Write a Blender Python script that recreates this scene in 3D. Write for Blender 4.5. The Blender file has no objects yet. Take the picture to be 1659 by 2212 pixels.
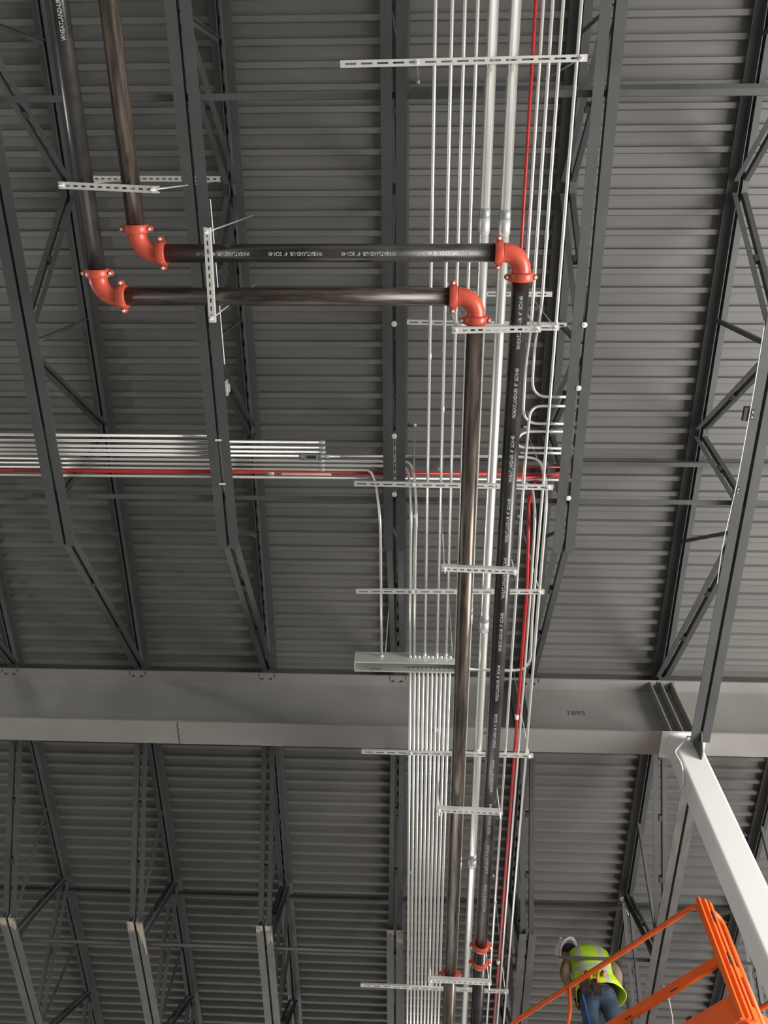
import bpy, math, random
from mathutils import Vector, Matrix
random.seed(7)
S = bpy.context.scene
C = S.collection
PI = math.pi
EYE = 1.6                                    # heights below are measured from the photographer's eye

# ------------------------------------------------------------------ camera, world, lights, exposure
cam = bpy.data.objects.new('camera', bpy.data.cameras.new('camera'))
C.objects.link(cam)
cam.data.sensor_fit = 'VERTICAL'; cam.data.sensor_height = 36; cam.data.sensor_width = 27
cam.data.lens = 1750.36 / 2212 * 36
cam.data.clip_start = 0.05; cam.data.clip_end = 200
R3 = Matrix(((0.99911267, -0.01101675, 0.04065093), (0.00631971, -0.91504199, -0.40330909), (0.04164046, 0.40320812, -0.91416043)))
cam.matrix_world = Matrix.Translation((0, 0, EYE)) @ R3.to_4x4()
S.camera = cam
S.view_settings.view_transform = 'Standard'; S.view_settings.look = 'None'
S.view_settings.gamma = 1; S.view_settings.use_curve_mapping = False
S.view_settings.exposure = 0.0

w = bpy.data.worlds.new('world'); S.world = w; w.use_nodes = True
bg = w.node_tree.nodes['Background']; bg.inputs[0].default_value = (1.0, 0.985, 0.95, 1); bg.inputs[1].default_value = 0.68

def area(name, loc, target, sx, sy, power, col=(1, 1, 1)):
    l = bpy.data.lights.new(name, 'AREA'); l.shape = 'RECTANGLE'; l.size = sx; l.size_y = sy; l.energy = power; l.color = col
    o = bpy.data.objects.new(name, l); C.objects.link(o); o.location = loc
    o.rotation_euler = (Vector(target) - Vector(loc)).to_track_quat('-Z', 'Y').to_euler()
    return o
area('daylight_area_right', (11, 1.5, 2.8), (2, 3.5, 7.2), 8, 5, 2750, (1.0, 0.97, 0.93))  # unseen area light for daylight from the right; no doorway is modelled
area('daylight_area_left', (-13, 0, 3.0), (-2, 3, 7.5), 5, 4, 90, (1, 1, 0.98))  # unseen weaker area light from the left side, without any doorway
area('added_fill_front', (0, 21, 3.0), (0, 8, 7.5), 10, 4.5, 490, (1.0, 0.97, 0.92))  # added light for rib contrast and the far chords; no door stands there
area('daylight_area_back', (1.5, -11, 3.0), (1.5, 3, 7.2), 8, 4, 85, (1.0, 0.98, 0.95))  # unseen weak area light from behind the camera, not an actual door

# ------------------------------------------------------------------ materials
def mat(name, col, rough=0.5, metal=0.0, var=0.0, scale=8.0, stretch=(1, 1, 1), col2=None, spec=0.5, bump=0.0, thr=(0.35, 0.65), rvar=0.0):
    m = bpy.data.materials.new(name); m.use_nodes = True
    nt = m.node_tree; b = nt.nodes['Principled BSDF']
    b.inputs['Roughness'].default_value = rough; b.inputs['Metallic'].default_value = metal
    b.inputs['Specular IOR Level'].default_value = spec
    c1 = (*col, 1); c2 = (*(col2 if col2 else [min(1, c * (1 + var)) for c in col]), 1)
    if not col2: c1 = (*[c * (1 - var) for c in col], 1)
    tc = nt.nodes.new('ShaderNodeTexCoord'); mp = nt.nodes.new('ShaderNodeMapping'); mp.inputs['Scale'].default_value = stretch
    nz = nt.nodes.new('ShaderNodeTexNoise'); nz.inputs['Scale'].default_value = scale; nz.inputs['Detail'].default_value = 5
    rp = nt.nodes.new('ShaderNodeValToRGB'); rp.color_ramp.elements[0].position = thr[0]; rp.color_ramp.elements[1].position = thr[1]
    rp.color_ramp.elements[0].color = c1; rp.color_ramp.elements[1].color = c2
    nt.links.new(tc.outputs['Object'], mp.inputs[0]); nt.links.new(mp.outputs[0], nz.inputs['Vector'])
    nt.links.new(nz.outputs['Fac'], rp.inputs[0]); nt.links.new(rp.outputs[0], b.inputs['Base Color'])
    if rvar:
        mr = nt.nodes.new('ShaderNodeMapRange'); mr.inputs['To Min'].default_value = max(0.05, rough - rvar); mr.inputs['To Max'].default_value = min(1, rough + rvar)
        mr.inputs['From Min'].default_value = 0.3; mr.inputs['From Max'].default_value = 0.7
        nt.links.new(nz.outputs['Fac'], mr.inputs['Value']); nt.links.new(mr.outputs[0], b.inputs['Roughness'])
    if bump:
        bp = nt.nodes.new('ShaderNodeBump'); bp.inputs['Strength'].default_value = bump; bp.inputs['Distance'].default_value = 0.002
        nt.links.new(nz.outputs['Fac'], bp.inputs['Height']); nt.links.new(bp.outputs[0], b.inputs['Normal'])
    return m

M = {}
M['deck'] = mat('deck_primer', (0.119, 0.117, 0.111), 0.62, 0, 0.07, 1.2, (0.6, 3, 1), bump=0.15)
M['joist'] = mat('joist_primer', (0.063, 0.066, 0.067), 0.5, 0, 0.1, 3, bump=0.1)
M['girder'] = mat('girder_primer', (0.225, 0.22, 0.207), 0.38, 0, 0.08, 1.5, rvar=0.1)
M['dusty'] = mat('dusty_primer', (0.10, 0.10, 0.098), 0.55, 0, 0, 6, (3, 1, 3), col2=(0.135, 0.132, 0.126))
M['dark'] = mat('dark_steel_and_shade', (0.03, 0.03, 0.03), 0.6, 0, 0.1)  # dark parts, and painted-in shade on two upper bridging bars
M['rust'] = mat('rust_stain', (0.05, 0.035, 0.025), 0.8, 0, 0.3)
M['galv'] = mat('galvanised_steel', (0.66, 0.67, 0.66), 0.38, 0.6, 0.02, 6)
M['emt'] = mat('galvanised_conduit', (0.84, 0.84, 0.80), 0.28, 0.72, 0.01, 3)
M['emtfat'] = mat('fat_galvanised_conduit', (0.84, 0.84, 0.80), 0.24, 0.75, 0.03, 6, (8, 0.25, 8))
M['emtdull'] = mat('dull_galvanised_sleeve', (0.36, 0.37, 0.37), 0.45, 0.5, 0.04, 10)
M['strut'] = mat('zinc_strut', (0.62, 0.63, 0.60), 0.5, 0.45, 0.05, 15)
M['bolt'] = mat('zinc_bolt', (0.8, 0.8, 0.76), 0.4, 0.4, 0.03)
M['red'] = mat('red_conduit', (0.40, 0.022, 0.022), 0.35, 0.0, 0.12, 10)
M['cream'] = mat('cream_tape', (0.75, 0.66, 0.55), 0.6, 0, 0.05)
M['fit'] = mat('orange_red_enamel', (0.50, 0.075, 0.043), 0.34, 0, 0.08, 14)
M['black'] = mat('black_lacquered_pipe', (0.016, 0.016, 0.017), 0.28, 0.0, 0, 5, (1, 1, 1), col2=(0.035, 0.033, 0.032), rvar=0.08)
M['brown'] = mat('bare_mill_scale_pipe', (0.055, 0.046, 0.038), 0.28, 0.6, 0, 5, (7, 0.6, 7), col2=(0.16, 0.13, 0.105), rvar=0.05)
M['brownx'] = mat('bare_mill_scale_pipe_crosswise', (0.025, 0.022, 0.02), 0.34, 0.25, 0, 5, (1.2, 12, 12), col2=(0.075, 0.055, 0.042), rvar=0.08)
M['stencil'] = mat('white_stencil_paint', (0.38, 0.38, 0.37), 0.6, 0, 0.2, 60)
M['greyink'] = mat('grey_marker_ink', (0.07, 0.065, 0.06), 0.7)
M['white'] = mat('white_column_paint', (0.74, 0.74, 0.72), 0.35, 0, 0.01, 2)
M['orange'] = mat('orange_lift_paint', (0.86, 0.13, 0.02), 0.4, 0, 0.06, 5)
M['cord'] = mat('white_cord', (0.8, 0.8, 0.78), 0.5)
M['concrete'] = mat('concrete_floor', (0.42, 0.41, 0.39), 0.55, 0, 0.08, 0.5)
M['bare'] = mat('unpainted_chord_end', (0.17, 0.165, 0.155), 0.6, 0, 0, 9, col2=(0.42, 0.37, 0.29), thr=(0.45, 0.55))
M['skin'] = mat('skin', (0.45, 0.26, 0.18), 0.5, 0, 0.05)
M['jean'] = mat('blue_denim', (0.045, 0.075, 0.12), 0.8, 0, 0.35, 9)
M['tan'] = mat('tan_jacket', (0.24, 0.17, 0.11), 0.85, 0, 0.15, 9)
M['hard'] = mat('white_hard_hat', (0.85, 0.85, 0.85), 0.3)
M['hair'] = mat('dark_hair', (0.015, 0.012, 0.01), 0.8)
M['leather'] = mat('worn_leather', (0.05, 0.035, 0.025), 0.7, 0, 0.2)
M['glove'] = mat('dark_work_glove', (0.10, 0.035, 0.03), 0.8, 0, 0.2)
M['yellow'] = mat('yellow_tool', (0.75, 0.33, 0.03), 0.45)
M['bluestrap'] = mat('blue_strap', (0.02, 0.15, 0.5), 0.5)

def vest_material():
    m = bpy.data.materials.new('lime_vest_with_silver_bands'); m.use_nodes = True
    nt = m.node_tree; b = nt.nodes['Principled BSDF']; b.inputs['Roughness'].default_value = 0.6
    tc = nt.nodes.new('ShaderNodeTexCoord'); sp = nt.nodes.new('ShaderNodeSeparateXYZ'); nt.links.new(tc.outputs['Object'], sp.inputs[0])
    def band(sock, c, h, absx=False):
        if absx:
            a = nt.nodes.new('ShaderNodeMath'); a.operation = 'ABSOLUTE'; nt.links.new(sock, a.inputs[0]); sock = a.outputs[0]
        q = nt.nodes.new('ShaderNodeMath'); q.operation = 'COMPARE'; nt.links.new(sock, q.inputs[0]); q.inputs[1].default_value = c; q.inputs[2].default_value = h
        return q.outputs[0]
    v = band(sp.outputs[0], 0.115, 0.028, True); hz = band(sp.outputs[2], 1.17, 0.03)
    mx = nt.nodes.new('ShaderNodeMath'); mx.operation = 'MAXIMUM'; nt.links.new(v, mx.inputs[0]); nt.links.new(hz, mx.inputs[1])
    mi = nt.nodes.new('ShaderNodeMix'); mi.data_type = 'RGBA'
    mi.inputs['A'].default_value = (0.52, 0.80, 0.04, 1); mi.inputs['B'].default_value = (0.5, 0.5, 0.45, 1)
    nt.links.new(mx.outputs[0], mi.inputs['Factor']); nt.links.new(mi.outputs['Result'], b.inputs['Base Color'])
    return m
M['vest'] = vest_material()

# ------------------------------------------------------------------ mesh helpers
def V(p): return Vector(p)
class MB:
    def __init__(s): s.v = []; s.f = []; s.sm = []
    def add(s, vs, fs, smooth=False):
        n = len(s.v); s.v += [tuple(x) for x in vs]
        for f in fs: s.f.append(tuple(i + n for i in f)); s.sm.append(smooth)
        return s
    def hexa(s, c, ax, ay, az):
        c, ax, ay, az = V(c), V(ax), V(ay), V(az)
        vs = [c + i * ax + j * ay + k * az for k in (-1, 1) for j in (-1, 1) for i in (-1, 1)]
        return s.add(vs, [(0, 2, 3, 1), (4, 5, 7, 6), (0, 1, 5, 4), (2, 6, 7, 3), (0, 4, 6, 2), (1, 3, 7, 5)])
    def box(s, x0, x1, y0, y1, z0, z1):
        return s.hexa(((x0 + x1) / 2, (y0 + y1) / 2, (z0 + z1) / 2), ((x1 - x0) / 2, 0, 0), (0, (y1 - y0) / 2, 0), (0, 0, (z1 - z0) / 2))
    def bar(s, a, b, w_, h_, up=(0, 0, 1), off=(0, 0)):
        a, b = V(a), V(b); d = (b - a); L = d.length; d.normalize()
        x = d.cross(V(up)); x.normalize(); z = x.cross(d)
        c = (a + b) / 2 + x * off[0] + z * off[1]
        return s.hexa(c, x * w_ / 2, d * L / 2, z * h_ / 2)
    def tube(s, path, r, n=12, cap=True, closed=False):
        P_ = [V(p) for p in path]; m = len(P_)
        rr = r if isinstance(r, (list, tuple)) else [r] * m
        T = []
        for i in range(m):
            if closed: t = P_[(i + 1) % m] - P_[i - 1]
            else: t = P_[min(i + 1, m - 1)] - P_[max(i - 1, 0)]
            T.append(t.normalized())
        u = T[0].orthogonal().normalized(); vs = []
        for i in range(m):
            u = (u - T[i] * u.dot(T[i])).normalized(); v = T[i].cross(u)
            for k in range(n):
                a = 2 * PI * k / n; vs.append(P_[i] + (u * math.cos(a) + v * math.sin(a)) * rr[i])
        fs = []
        for i in range(m if closed else m - 1):
            j = (i + 1) % m
            for k in range(n):
                fs.append((i * n + k, i * n + (k + 1) % n, j * n + (k + 1) % n, j * n + k))
        s.add(vs, fs, True)
        if cap and not closed:
            n0 = len(s.v) - m * n
            s.f.append(tuple(n0 + k for k in range(n))[::-1]); s.sm.append(False)
            s.f.append(tuple(n0 + (m - 1) * n + k for k in range(n))); s.sm.append(False)
        return s
    def lathe(s, c, axis, prof, n=16, smooth=True):
        c = V(c); a = V(axis).normalized(); u = a.orthogonal().normalized(); v = a.cross(u); vs = []
        for (r, h) in prof:
            for k in range(n):
                t = 2 * PI * k / n; vs.append(c + a * h + (u * math.cos(t) + v * math.sin(t)) * r)
        m = len(prof); fs = [(i * n + k, i * n + (k + 1) % n, (i + 1) * n + (k + 1) % n, (i + 1) * n + k) for i in range(m - 1) for k in range(n)]
        s.add(vs, fs, smooth)
        n0 = len(s.v) - m * n
        s.f.append(tuple(n0 + k for k in range(n))[::-1]); s.sm.append(False)
        s.f.append(tuple(n0 + (m - 1) * n + k for k in range(n))); s.sm.append(False)
        return s
    def ell(s, c, rx, ry, rz, nu=16, nv=10, v0=-0.5, v1=0.5, rot=None):
        vs = []; 
        for j in range(nv + 1):
            t = PI * (v0 + (v1 - v0) * j / nv)
            for i in range(nu):
                a = 2 * PI * i / nu; p = V((rx * math.cos(t) * math.cos(a), ry * math.cos(t) * math.sin(a), rz * math.sin(t)))
                if rot: p = rot @ p
                vs.append(V(c) + p)
        fs = [(j * nu + i, j * nu + (i + 1) % nu, (j + 1) * nu + (i + 1) % nu, (j + 1) * nu + i) for j in range(nv) for i in range(nu)]
        s.add(vs, fs, True); return s
    def build(s, name, m, parent=None, loc=None):
        me = bpy.data.meshes.new(name)
        o3 = V(loc) if loc else V((0, 0, 0))
        me.from_pydata([tuple(V(v) - o3) for v in s.v], [], s.f); me.update()
        me.polygons.foreach_set('use_smooth', s.sm)
        me.materials.append(m)
        o = bpy.data.objects.new(name, me); C.objects.link(o)
        if loc is not None: o.location = o3
        if parent is not None:
            o.parent = parent
            o.matrix_parent_inverse = parent.matrix_basis.inverted()
        return o
def tag(o, label, cat, group=None):
    o['label'] = label; o['category'] = cat
    if group: o['group'] = group
    return o
def empty(name, loc, label, cat, group=None):
    o = bpy.data.objects.new(name, None); C.objects.link(o); o.location = loc; o.empty_display_size = 0.1
    return tag(o, label, cat, group)
def struct(o): o['kind'] = 'structure'; return o
def fillet(pts, r=0.12, n=6):
    P_ = [V(p) for p in pts]; out = [P_[0]]
    for i in range(1, len(P_) - 1):
        a, b, c = P_[i - 1], P_[i], P_[i + 1]
        d0 = (a - b); d1 = (c - b); q = min(r, d0.length * 0.48, d1.length * 0.48)
        s0 = b + d0.normalized() * q; s1 = b + d1.normalized() * q
        for k in range(n + 1):
            t = k / n; out.append(s0 * (1 - t) ** 2 + b * 2 * t * (1 - t) + s1 * t * t)
    out.append(P_[-1]); return out
def up(p): return (p[0], p[1], p[2] + EYE)

# survey heights above the eye
ZP = 5.40 + EYE          # four-inch pipe centres
ZC = 5.848 + EYE          # underside of conduit trapezes
ZCC = ZC + 0.022 + 0.012 # centre line of small conduits
ZB = 6.10 + EYE          # underside of joist bottom chords
ZT = 7.29 + EYE          # underside of joist top chords
ZD = 7.385 + EYE         # underside of deck ribs
ZH = 6.25 + EYE          # crosswise conduit bundle
JX = [-0.1855 + 1.408 * k for k in range(-3, 4)]   # joist lines, index k+3
def jx(k): return JX[k + 3]

# ------------------------------------------------------------------ high bay lamp among the joists, left of the picture
def high_bay(x, y, z, power):
    o = MB().lathe((x, y, z), (0, 0, 1), [(0.19, 0.0), (0.20, 0.01), (0.17, 0.10), (0.09, 0.16), (0.05, 0.26)], 24).build('high_bay_lamp', M['white'], None, (x, y, z))
    tag(o, 'round white high bay lamp hung among the joists', 'lamp')
    MB().tube([(x, y, z + 0.26), (x, y, 7.385 + EYE)], 0.006, 8).build('threaded_rod', M['galv'], o)
    l = bpy.data.lights.new('high_bay_light', 'POINT'); l.energy = power; l.shadow_soft_size = 0.12; l.color = (1.0, 0.97, 0.9)
    q = bpy.data.objects.new('high_bay_light', l); C.objects.link(q); q.location = (x, y, z - 0.14)
high_bay(-5.1, 1.2, 6.35 + EYE, 85)

# ------------------------------------------------------------------ structure: floor and ribbed deck
fl = MB().box(-24, 24, -20, 34, -0.15, 0).build('floor', M['concrete']); struct(fl)
mb = MB(); prof = []; pitch = 0.161; y = -7.9 + 0.0
ribs = 200
y = -0.969 - 44 * pitch - 0.043
for i in range(ribs):
    prof += [(y - 0.008, ZD + 0.042), (y, ZD), (y + 0.043, ZD), (y + 0.051, ZD + 0.042)]
    y += pitch
XA, XB = -13, 13
vs = [(X, p[0], p[1]) for X in (XA, XB) for p in prof]; n = len(prof)
mb.add(vs, [(i, i + 1, n + i + 1, n + i) for i in range(n - 1)])
vs = [(X, p[0], p[1] + 0.02) for X in (XA, XB) for p in prof]
mb.add(vs, [(i, n + i, n + i + 1, i + 1) for i in range(n - 1)])
mb.box(XA, XB, prof[0][0], prof[-1][0], ZD + 0.07, ZD + 0.16)
dk = mb.build('ceiling', M['deck']); struct(dk)

# ------------------------------------------------------------------ main girder
GY = 5.225; gz0 = 6.37 + EYE; gz1 = 7.22 + EYE
g = empty('steel_girder', (0, GY, gz0), 'large grey wide-flange steel beam crossing the whole picture below the deck', 'beam')
MB().box(-9, 9, GY - 0.007, GY + 0.007, gz0 + 0.02, gz1 - 0.02).build('web', M['girder'], g)
MB().box(-9, 9, GY - 0.135, GY + 0.135, gz0, gz0 + 0.02).build('bottom_flange', M['girder'], g)
MB().box(-9, 9, GY - 0.135, GY + 0.135, gz1 - 0.02, gz1).build('top_flange', M['girder'], g)
for X in (2.475, 2.585, 2.70):
    for s in (-1, 1):
        MB().box(X - 0.006, X + 0.006, GY + s * 0.008 + (0 if s > 0 else -0.12), GY + s * 0.008 + (0.12 if s > 0 else 0), gz0 + 0.02, gz1 - 0.02).build('stiffener_plate', M['girder'], g)
for k in range(-3, 4):
    for dx in (-0.085, 0.085):
        x = jx(k) + dx
        MB().add([(x - 0.004, GY - 0.1352, gz1 - 0.0212), (x + 0.006, GY - 0.1352, gz1 - 0.0212), (x + 0.004, GY - 0.100, gz1 - 0.0212), (x - 0.002, GY - 0.085, gz1 - 0.0212), (x - 0.006, GY - 0.11, gz1 - 0.0212)], [(0, 1, 2, 3, 4)]).build('rust_mark', M['rust'], g)
wb = MB().tube([(-2.335 + 0.006 * math.sin(k * 2.1), GY - 0.13 + k * 0.0236, gz0 - 0.001) for k in range(12)], 0.004, 6)
wb.build('weld_seam', M['rust'], g)
MB().box(0.99, 1.13, GY - 0.12, GY - 0.007, gz0 + 0.02, gz1 - 0.03).build('shear_plate', M['dark'], g)
for k in range(-3, 4):
    for dx in (-0.045, 0.045):
        MB().lathe((jx(k) + dx, GY - 0.075, gz1 - 0.034), (0, 0, 1), [(0.009, 0), (0.011, 0.004), (0.011, 0.014)], 6, False).build('seat_bolt', M['rust'], g)

# ------------------------------------------------------------------ joists
ordn = {-3: 'leftmost', -2: 'second from left', -1: 'third from left', 0: 'fourth from left', 1: 'fifth from left', 2: 'sixth from left', 3: 'rightmost'}
CH = 0.076; TH = 0.0065; GAP = 0.013
def chord(X, y0, y1, z, s, updir):
    m = MB(); xa = X + s * GAP; xb = X + s * (GAP + CH)
    x0, x1 = min(xa, xb), max(xa, xb)
    if updir > 0: m.box(x0, x1, y0, y1, z, z + TH); m.box(min(xa, xa + s * TH), max(xa, xa + s * TH), y0, y1, z + TH, z + CH)
    else: m.box(x0, x1, y0, y1, z + CH - TH, z + CH); m.box(min(xa, xa + s * TH), max(xa, xa + s * TH), y0, y1, z, z + CH - TH)
    return m
def web_pair(X, a, b, leg, m_, parent, spacers=2):
    (ya, za), (yb, zb) = a, b
    for s in (-1, 1):
        m = MB(); A = V((X + s * (GAP + TH + 0.003), ya, za)); B = V((X + s * (GAP + TH + 0.003), yb, zb)); d = (B - A).normalized()
        nrm = V((1, 0, 0)).cross(d).normalized()
        if nrm.z > 0: nrm = -nrm
        o1 = V((s * leg / 2, 0, 0)); L = (B - A).length / 2; c = (A + B) / 2
        m.hexa(c + o1 + nrm * leg / 2, (leg / 2, 0, 0), d * L, nrm * 0.0025)
        m.hexa(c, (0.0025, 0, 0), d * L, nrm * leg / 2)
        m.build('web_member', m_, parent)
    A = V((X, ya, za)); B = V((X, yb, zb)); d = (B - A).normalized(); nrm = V((1, 0, 0)).cross(d).normalized()
    for i in range(spacers):
        t = (i + 1) / (spacers + 1)
        MB().hexa(A.lerp(B, t), (GAP + 0.004, 0, 0), d * 0.03, nrm * leg * 0.62).build('spacer', M['dark'], parent)
def web_single(X, a, b, wdt, m_, parent, name='web_member'):
    m = MB(); m.bar((X, *a), (X, *b), wdt, 0.005, (0, 1, 0)); m.bar((X, *a), (X, *b), 0.005, wdt, (0, 1, 0), (wdt / 2, wdt / 2))
    m.build(name, m_, parent)
zb1 = ZB + 0.055; zt1 = ZT + 0.02
def near_joist(k):
    X = jx(k); col = (k == 2)
    j = empty('steel_joist', (X, 3.03, ZB), '', 'joist', 'dark grey steel roof joists')
    ye = 4.98 if col else 3.045
    for s in (-1, 1):
        chord(X, -4.2, ye, ZB, s, 1).build('bottom_chord', M['joist'], j)
        chord(X, -4.2, GY - 0.0, ZT, s, -1).build('top_chord', M['joist'], j)
    MB().box(X - 0.05, X + 0.05, GY - 0.125, GY - 0.01, gz1, ZT + 0.001).build('seat', M['joist'], j)
    W_ = M['joist']
    for (yb_, yt_) in ((-0.82, 0.20), (1.22, 0.32), (1.40, 2.33), (2.62, 2.44), (-0.95, -1.88)):
        web_pair(X, (yb_, zb1), (yt_, zt1), 0.04, W_, j, 1)
    web_pair(X, (2.92, zb1), (5.08, zt1), 0.05, W_, j, 2)
    for (yb_, yt_) in ((1.31, 1.34), (-0.88, -0.85), (2.84, 3.49)):
        web_single(X, (yb_, zb1), (yt_, zt1), 0.032, W_, j)
    return j
def far_joist(k):
    X = jx(k); col = (k == 2)
    j = empty('steel_joist', (X, 7.56, ZB), '', 'joist', 'dark grey steel roof joists')
    ys = 5.40 if col else 7.56
    for s in (-1, 1):
        c_ = chord(X, ys, 15, ZB, s, 1).build('bottom_chord', M['dusty'], j)
        chord(X, GY + 0.0, 15, ZT, s, -1).build('top_chord', M['joist'], j)
        if not col and k < 1:
            b_ = MB(); e = (0.85 if k == -2 else 0.32) if s > 0 else 0.2
            x0 = X + s * GAP; x1 = X + s * (GAP + CH - 0.004)
            pts = [(min(x0, x1), ys + 0.001)] ; n = 7
            vs = []
            for i in range(n + 1):
                xx = x0 + (x1 - x0) * i / n; vs += [(xx, ys, ZB - 0.0008), (xx, ys + e * random.uniform(0.35, 1.0) * (0.35 + 0.65 * (i / n) ** 2 if e > 0.5 else 1), ZB - 0.0008)]
            b_.add(vs, [(2 * i, 2 * i + 2, 2 * i + 3, 2 * i + 1) for i in range(n)])
            b_.build('unpainted_patch', M['bare'], j)
    MB().box(X - 0.05, X + 0.05, GY + 0.01, GY + 0.125, gz1, ZT + 0.001).build('seat', M['joist'], j)
    W_ = M['joist']
    web_pair(X, (7.66, zb1), (5.36, zt1), 0.05, W_, j, 3)
    for (yb_, yt_) in ((7.86, 8.32), (9.36, 8.44), (9.56, 10.42), (11.5, 10.56)):
        web_pair(X, (yb_, zb1), (yt_, zt1), 0.04, W_, j, 1)
    for (yb_, yt_) in ((7.76, 7.15), (9.46, 9.44), (8.0, 8.3)):
        web_single(X, (yb_, zb1), (yt_, zt1), 0.032, W_, j)
    return j
NL = {-3: 'dark grey joist at far left, only its lower end above the big beam showing',
      -2: 'dark grey joist left of the two black pipes, ending above the big beam',
      -1: 'dark grey joist crossed by the upright slotted strut left of centre',
      0: 'dark grey central joist left of the silver conduits, with round washers in its gap',
      1: 'dark grey joist just right of the silver conduits, its chord ending in mid air',
      2: 'dark grey joist at right whose bottom chord runs down to the white column'}
FL = {-3: 'grey joist beyond the big beam, leftmost, cut by the picture edge',
      -2: 'grey joist beyond the big beam with the largest pale patch on its chord end',
      -1: 'grey joist beyond the big beam, second to the left of the conduit bundle',
      0: 'grey joist beyond the big beam right beside the conduit bundle',
      1: 'grey joist beyond the big beam between the conduits and the worker',
      2: 'grey joist beyond the big beam passing behind the white column and orange rails',
      3: 'grey joist beyond the big beam cut by the right picture edge'}
for k in range(-3, 3): near_joist(k)['label'] = NL[k]
for k in range(-3, 4): far_joist(k)['label'] = FL[k]

# bridging angles
def bridging(x0, x1, y, z, label, s=1, h=0.04, mm='joist'):
    m = MB(); m.box(x0, x1, y - 0.02, y + 0.02, z, z + 0.005); m.box(x0, x1, y + s * 0.02 - 0.0025, y + s * 0.02 + 0.0025, z + 0.005, z + h)
    tag(m.build('bridging_angle', M[mm], None, (x0, y, z)), label, 'brace', 'bridging angles between the joists')
bridging(-6, 6, -0.37, ZB + 0.078, 'long grey bridging angle crossing the joists near the top of the picture')
bridging(-0.1, 6, -0.47, ZT - 0.045, 'upper bridging angle just under the deck near the top right', -1, 0.04, 'dark')  # near-black colour paints in the shadow side of this angle
bridging(-6, 6, 2.61, ZB + 0.078, 'long grey bridging angle crossing just below the sideways conduit bundle')
bridging(-0.1, 6, 2.68, ZT - 0.045, 'upper bridging angle under the deck, right of the conduits', -1)
bridging(-6, 6, 8.00, ZB + 0.078, 'bridging angle beyond the big beam passing in front of the worker')
bridging(-6, 6, 8.48, ZT - 0.045, 'shadow-dark bridging bar under the deck beyond the big beam', -1, 0.045, 'dark')  # shade under the deck is put into this bar's dark colour

# ------------------------------------------------------------------ white column
cx, cs = 2.575, 0.127; cz = gz0 - 0.02
col = empty('building_column', (cx, GY, 0), 'thick white painted square steel column holding up the big grey beam', 'column')
m = MB(); r = 0.025; ring = []
for (sx, sy, a0) in ((1, 1, 0), (-1, 1, 90), (-1, -1, 180), (1, -1, 270)):
    for i in range(5):
        a = math.radians(a0 + 90 * i / 4); ring.append((cx + sx * (cs - r) + r * math.cos(a), GY + sy * (cs - r) + r * math.sin(a)))
n = len(ring); vs = [(x, y, z) for z in (0.02, cz) for x, y in ring]
m.add(vs, [(i, (i + 1) % n, n + (i + 1) % n, n + i) for i in range(n)] + [tuple(range(n))[::-1], tuple(range(n, 2 * n))])
m.build('shaft', M['white'], col)
MB().box(cx - 0.20, cx + 0.22, GY - 0.15, GY + 0.15, cz, gz0).build('cap_plate', M['white'], col)
MB().box(cx - 0.2, cx + 0.2, GY - 0.2, GY + 0.2, 0, 0.02).build('base_plate', M['white'], col)
for dx in (-0.165, 0.185):
    for dy in (-0.09, 0.09): MB().lathe((cx + dx, GY + dy, cz - 0.018), (0, 0, 1), [(0.016, 0), (0.016, 0.018)], 6, False).build('cap_bolt', M['white'], col)
pl = MB(); X = jx(2)
pl.add([(X + a, y, z) for a in (-0.006, 0.006) for (y, z) in ((GY - cs, ZB - 0.10), (GY - cs, ZB + 0.16), (GY - cs - 0.24, ZB + 0.16), (GY - cs - 0.24, ZB + 0.0), (GY - cs - 0.10, ZB - 0.10))],
       [(0, 1, 2, 3, 4), (9, 8, 7, 6, 5), (0, 5, 6, 1), (1, 6, 7, 2), (2, 7, 8, 3), (3, 8, 9, 4), (4, 9, 5, 0)])
pl.build('stabilizer_plate', M['joist'], col)
cab = fillet([(2.44, 5.08, ZB + 0.02), (2.40, 5.06, ZB - 0.05), (2.435, 5.09, ZB - 0.18), (2.43, 5.2, ZB - 0.30), (2.435, 5.34, ZB - 0.22)], 0.06)
cab = [(2.66, 5.0, ZB + 0.085), (2.55, 4.985, ZB + 0.088)] + [tuple(p) for p in cab]
tag(MB().tube(cab, 0.008, 8).build('wrapped_cord', M['cord'], None, (2.44, 5.08, ZB)), 'white cord looped round the top of the white column', 'cord')

# ------------------------------------------------------------------ slotted strut channel and hangers
def strut_mesh(a, b, slot, pit, w_=0.041, h_=0.041, t=0.0028, sw=0.011):
    a, b = V(a), V(b); d = b - a; L = d.length; d.normalize(); x = V((0, 0, 1)).cross(d).normalized(); z = V((0, 0, 1))
    m = MB()
    def hb(l0, l1, x0, x1, z0, z1):
        m.hexa(a + d * (l0 + l1) / 2 + x * (x0 + x1) / 2 + z * (z0 + z1) / 2, d * (l1 - l0) / 2, x * (x1 - x0) / 2, z * (z1 - z0) / 2)
    hb(0, L, -w_ / 2, -w_ / 2 + t, 0, h_); hb(0, L, w_ / 2 - t, w_ / 2, 0, h_)
    hb(0, L, -w_ / 2 + t, -w_ / 2 + 0.009, h_ - t, h_); hb(0, L, w_ / 2 - 0.009, w_ / 2 - t, h_ - t, h_)
    hb(0, L, -w_ / 2 + t, -sw / 2, 0, t); hb(0, L, sw / 2, w_ / 2 - t, 0, t)
    p = (pit - slot) / 2
    n = int((L - 0.01) / pit); st = (L - n * pit) / 2; l = 0
    for i in range(n):
        s0 = st + i * pit + p; hb(l, s0, -sw / 2, sw / 2, 0, t); l = s0 + slot
    hb(l, L, -sw / 2, sw / 2, 0, t)
    return m
LONG = (0.072, 0.1016); SHORT = (0.0286, 0.0508)
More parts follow.
